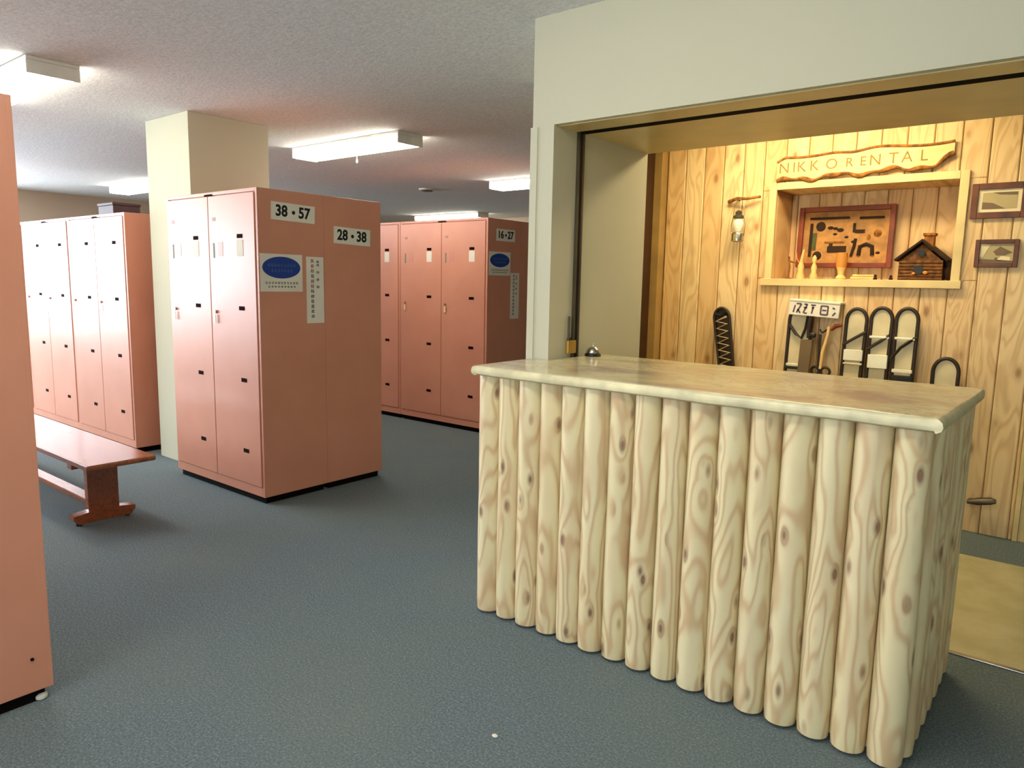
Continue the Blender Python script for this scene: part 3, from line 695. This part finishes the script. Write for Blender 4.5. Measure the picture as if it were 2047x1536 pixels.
# ------------------------------------------------------------------ snowshoes and tools on the wall below the niche
def ushape(cx, ztop, zbot, w_, taper=0.0, lean=0.0, n=18):
    r_ = w_/2; pts = []
    k = 6
    for i in range(k+1): t = i/k; pts.append((cx-r_*(1-taper*(1-t))+lean*(1-t), 0, zbot+(ztop-r_*1.25-zbot)*t))
    for i in range(1, n): a = PI-PI*i/n; pts.append((cx+r_*math.cos(a)+lean*0, 0, ztop-r_*1.25+r_*1.25*math.sin(a)))
    for i in range(k, -1, -1): t = i/k; pts.append((cx+r_*(1-taper*(1-t))+lean*(1-t), 0, zbot+(ztop-r_*1.25-zbot)*t))
    return pts
SY = PY-.06
def snowshoe(x, ztop, zbot, w_, label, lean, bands, strap, group='snowshoes leaning below the niche'):
    e = empty('snowshoe', (x, SY, zbot)); tag(e, label, 'snowshoe', group)
    p = ushape(0, ztop-zbot, 0, w_, .1, lean)
    MB().tube(p, .0105, 10).build('frame', 'tube', e)
    MB().prism([(a[0]*.97, a[2]) for a in p], 'y', .002, .008).build('deck', 'deck', e)
    if strap: MB().tube(strap, .010, 8, .8).build('strap', 'tube', e)
    for z0, z1, mat, yy in bands:
        MB().box((-w_/2*.98, -.022, z0), (w_/2*.92, -.008, z1), .004).build('binding_band' if mat == 'band' else 'binding_strap', mat, e)
    return e
zb = .50
snowshoe(-1.118, 1.232, zb, .112, 'leftmost of the three arched snowshoes, broad white band at mid height', -.02, [(.425, .49, 'band', 0), (.40, .412, 'deck', 0)], [(-.065, -.014, .515), (.0, -.014, .56), (.06, -.014, .60)])
snowshoe(-.983, 1.242, zb, .112, 'middle of the three arched snowshoes, two white bands', -.01, [(.565, .58, 'band', 0), (.39, .47, 'band', 0), (.30, .325, 'black', 0)], [(-.06, -.014, .50), (-.01, -.014, .54), (.05, -.014, .585)])
snowshoe(-.850, 1.244, zb, .112, 'rightmost of the three arched snowshoes, thin low white band', -.005, [(.565, .58, 'band', 0), (.375, .395, 'band', 0), (.325, .360, 'black', 0)], [(-.066, -.014, .45), (-.02, -.014, .52), (.045, -.014, .575), (.062, -.014, .58)])
snowshoe(-.635, .975, .30, .125, 'lone lower snowshoe showing only its arch above the counter end', 0, [], None)
snowshoe(-1.442, 1.235, zb, .135, 'snowshoe with forked strap behind the white lettered sign', -.02, [(.345, .36, 'black', 0), (.362, .38, 'band', 0)], [(-.062, -.014, .62), (-.02, -.014, .565), (.015, -.014, .54), (.035, -.014, .60), (.045, -.014, .68)])
# white lettered sign above it
e = empty('lettered_sign', (-1.355, PY-.102, 1.228)); e.rotation_euler = (0, R(3), 0); tag(e, 'small white sign with dark violet characters above the snowshoe', 'sign')
MB().box((-.148, -.006, -.05), (.148, .012, .038), .003).build('board', 'paper', e)
MB().box((-.150, -.010, .034), (.150, .10, .046), .003).build('top_ledge', 'paper', e)
q = MB(); y0, y1 = -.0075, -.006
def stroke(a, b, t=.009):
    a = Vector((a[0], 0, a[1])); b = Vector((b[0], 0, b[1])); dd = b-a; c_ = (a+b)/2; an = math.atan2(dd.z, dd.x)
    q.box((c_.x-dd.length/2, y0, c_.z-t/2), (c_.x+dd.length/2, y1, c_.z+t/2), rot=Euler((0, -an, 0)))
for s_ in (((-.12, -.035), (-.112, .01)), ((-.105, .02), (-.075, .02)), ((-.075, .02), (-.10, -.035)), ((-.096, -.012), (-.078, -.036)),
           ((-.058, .02), (-.040, .02)), ((-.060, .0), (-.040, -.002)), ((-.055, -.034), (-.038, -.034)), ((-.040, .02), (-.060, -.034)),
           ((-.018, .018), (.010, .018)), ((-.012, .002), (.002, .002)), ((-.004, .01), (-.010, -.034)),
           ((.042, .018), (.082, .018)), ((.042, -.034), (.082, -.034)), ((.042, .018), (.042, -.034)), ((.082, .018), (.082, -.034)), ((.05, -.008), (.074, -.008)),
           ((.108, .012), (.122, .004)), ((.126, -.016), (.112, -.036))): stroke(*s_)
q.build('lettering', 'ink_violet', e)
# brown leather upper / small tools beside the forked snowshoe
e = empty('folding_saw', (-1.40, SY-.05, .50)); tag(e, 'brown sheathed tool hanging in front of the forked snowshoe', 'tool')
MB().prism([(-.055, 0), (.035, 0), (.042, .30), (.052, .535), (-.016, .535), (-.022, .36)], 'y', -.010, .014).build('sheath', 'photo_dark', e)
MB().ball((.050, 0, .565), .022, (1, .6, .8)).tube([(.025, 0, .545), (.024, 0, .61), (.034, 0, .67)], .010, 8).build('handle', 'tube', e)
e = empty('ice_axe', (-1.288, SY-.022, .50)); tag(e, 'pale shafted axe with a brown head and dark ring foot right of the sheath', 'axe')
MB().tube([(-.01, 0, .36), (-.005, 0, .46), (.018, 0, .57), (.022, 0, .62)], .010, 10).build('shaft', 'candle', e)
MB().tube([(.035, 0, .60), (.06, 0, .625), (.095, 0, .632)], lambda t: .008+.006*math.sin(t*3), 10).build('head', 'frame_red', e)
MB().tube([(-.030, 0, .60), (-.015, 0, .58), (.01, 0, .60)], .006, 8).tube([(-.024, 0, .36), (-.024, 0, .57)], .008, 8).build('side_bar', 'tube', e)
MB().tube([(.02+.026*math.cos(2*PI*k/20), 0, .345+.026*math.sin(2*PI*k/20)) for k in range(20)], .008, 8, closed=True).tube([(-.04+.022*math.cos(2*PI*k/20), 0, .345+.026*math.sin(2*PI*k/20)) for k in range(20)], .009, 8, closed=True).build('ring', 'tube', e)

# laced crampon at the left
e = empty('laced_snowshoe', (-1.90, SY, .80)); e.rotation_euler = (0, R(-9), 0); tag(e, 'narrow dark snowshoe with zigzag silver lacing, left of the others', 'snowshoe')
p = ushape(0, .41, -.30, .105, .15, 0)
MB().tube(p, .010, 10).build('frame', 'tube', e)
MB().prism([(a[0]*.9, a[2]) for a in p], 'y', .004, .010).build('deck', 'tube', e)
zz = []
for i in range(17): zz.append((-.036 if i % 2 else .036, -.012, .35-i*.024))
MB().tube(zz, .0085, 8).build('lacing', 'lace', e)
MB().ball((.0, -.012, -.05), .04, (.9, .4, 1)).build('heel_pad', 'black', e)
MB().tube([(-.035, -.014, .375), (0, -.014, .36), (.035, -.014, .385)], .012, 8).build('toe_strap', 'black', e)

# grey handle low on the pine wall
e = empty('grey_handle', (-.42, PY, .20)); tag(e, 'grey oval lever handle low on the pine wall near its right edge', 'handle')
MB().cyl((-.04, 0, -.012), (-.04, -.04, -.012), .012, seg=14).build('stem', 'steel', e)
MB().tube([(-.05, -.045, -.016), (.0, -.05, -.004), (.06, -.05, .010), (.085, -.05, .012)], lambda t: .012+.012*math.sin(PI*min(1, t*1.02)), 14, .7).build('grip', 'steel_dark', e)
# lint specks on the carpet
tag(MB().ball((0, 0, 0), .008, (1.3, 1, .5), 8).build('paper_scrap', 'paper', loc=(-1.28, 1.55, .004)), 'tiny white scrap on the carpet in front of the counter', 'scrap')
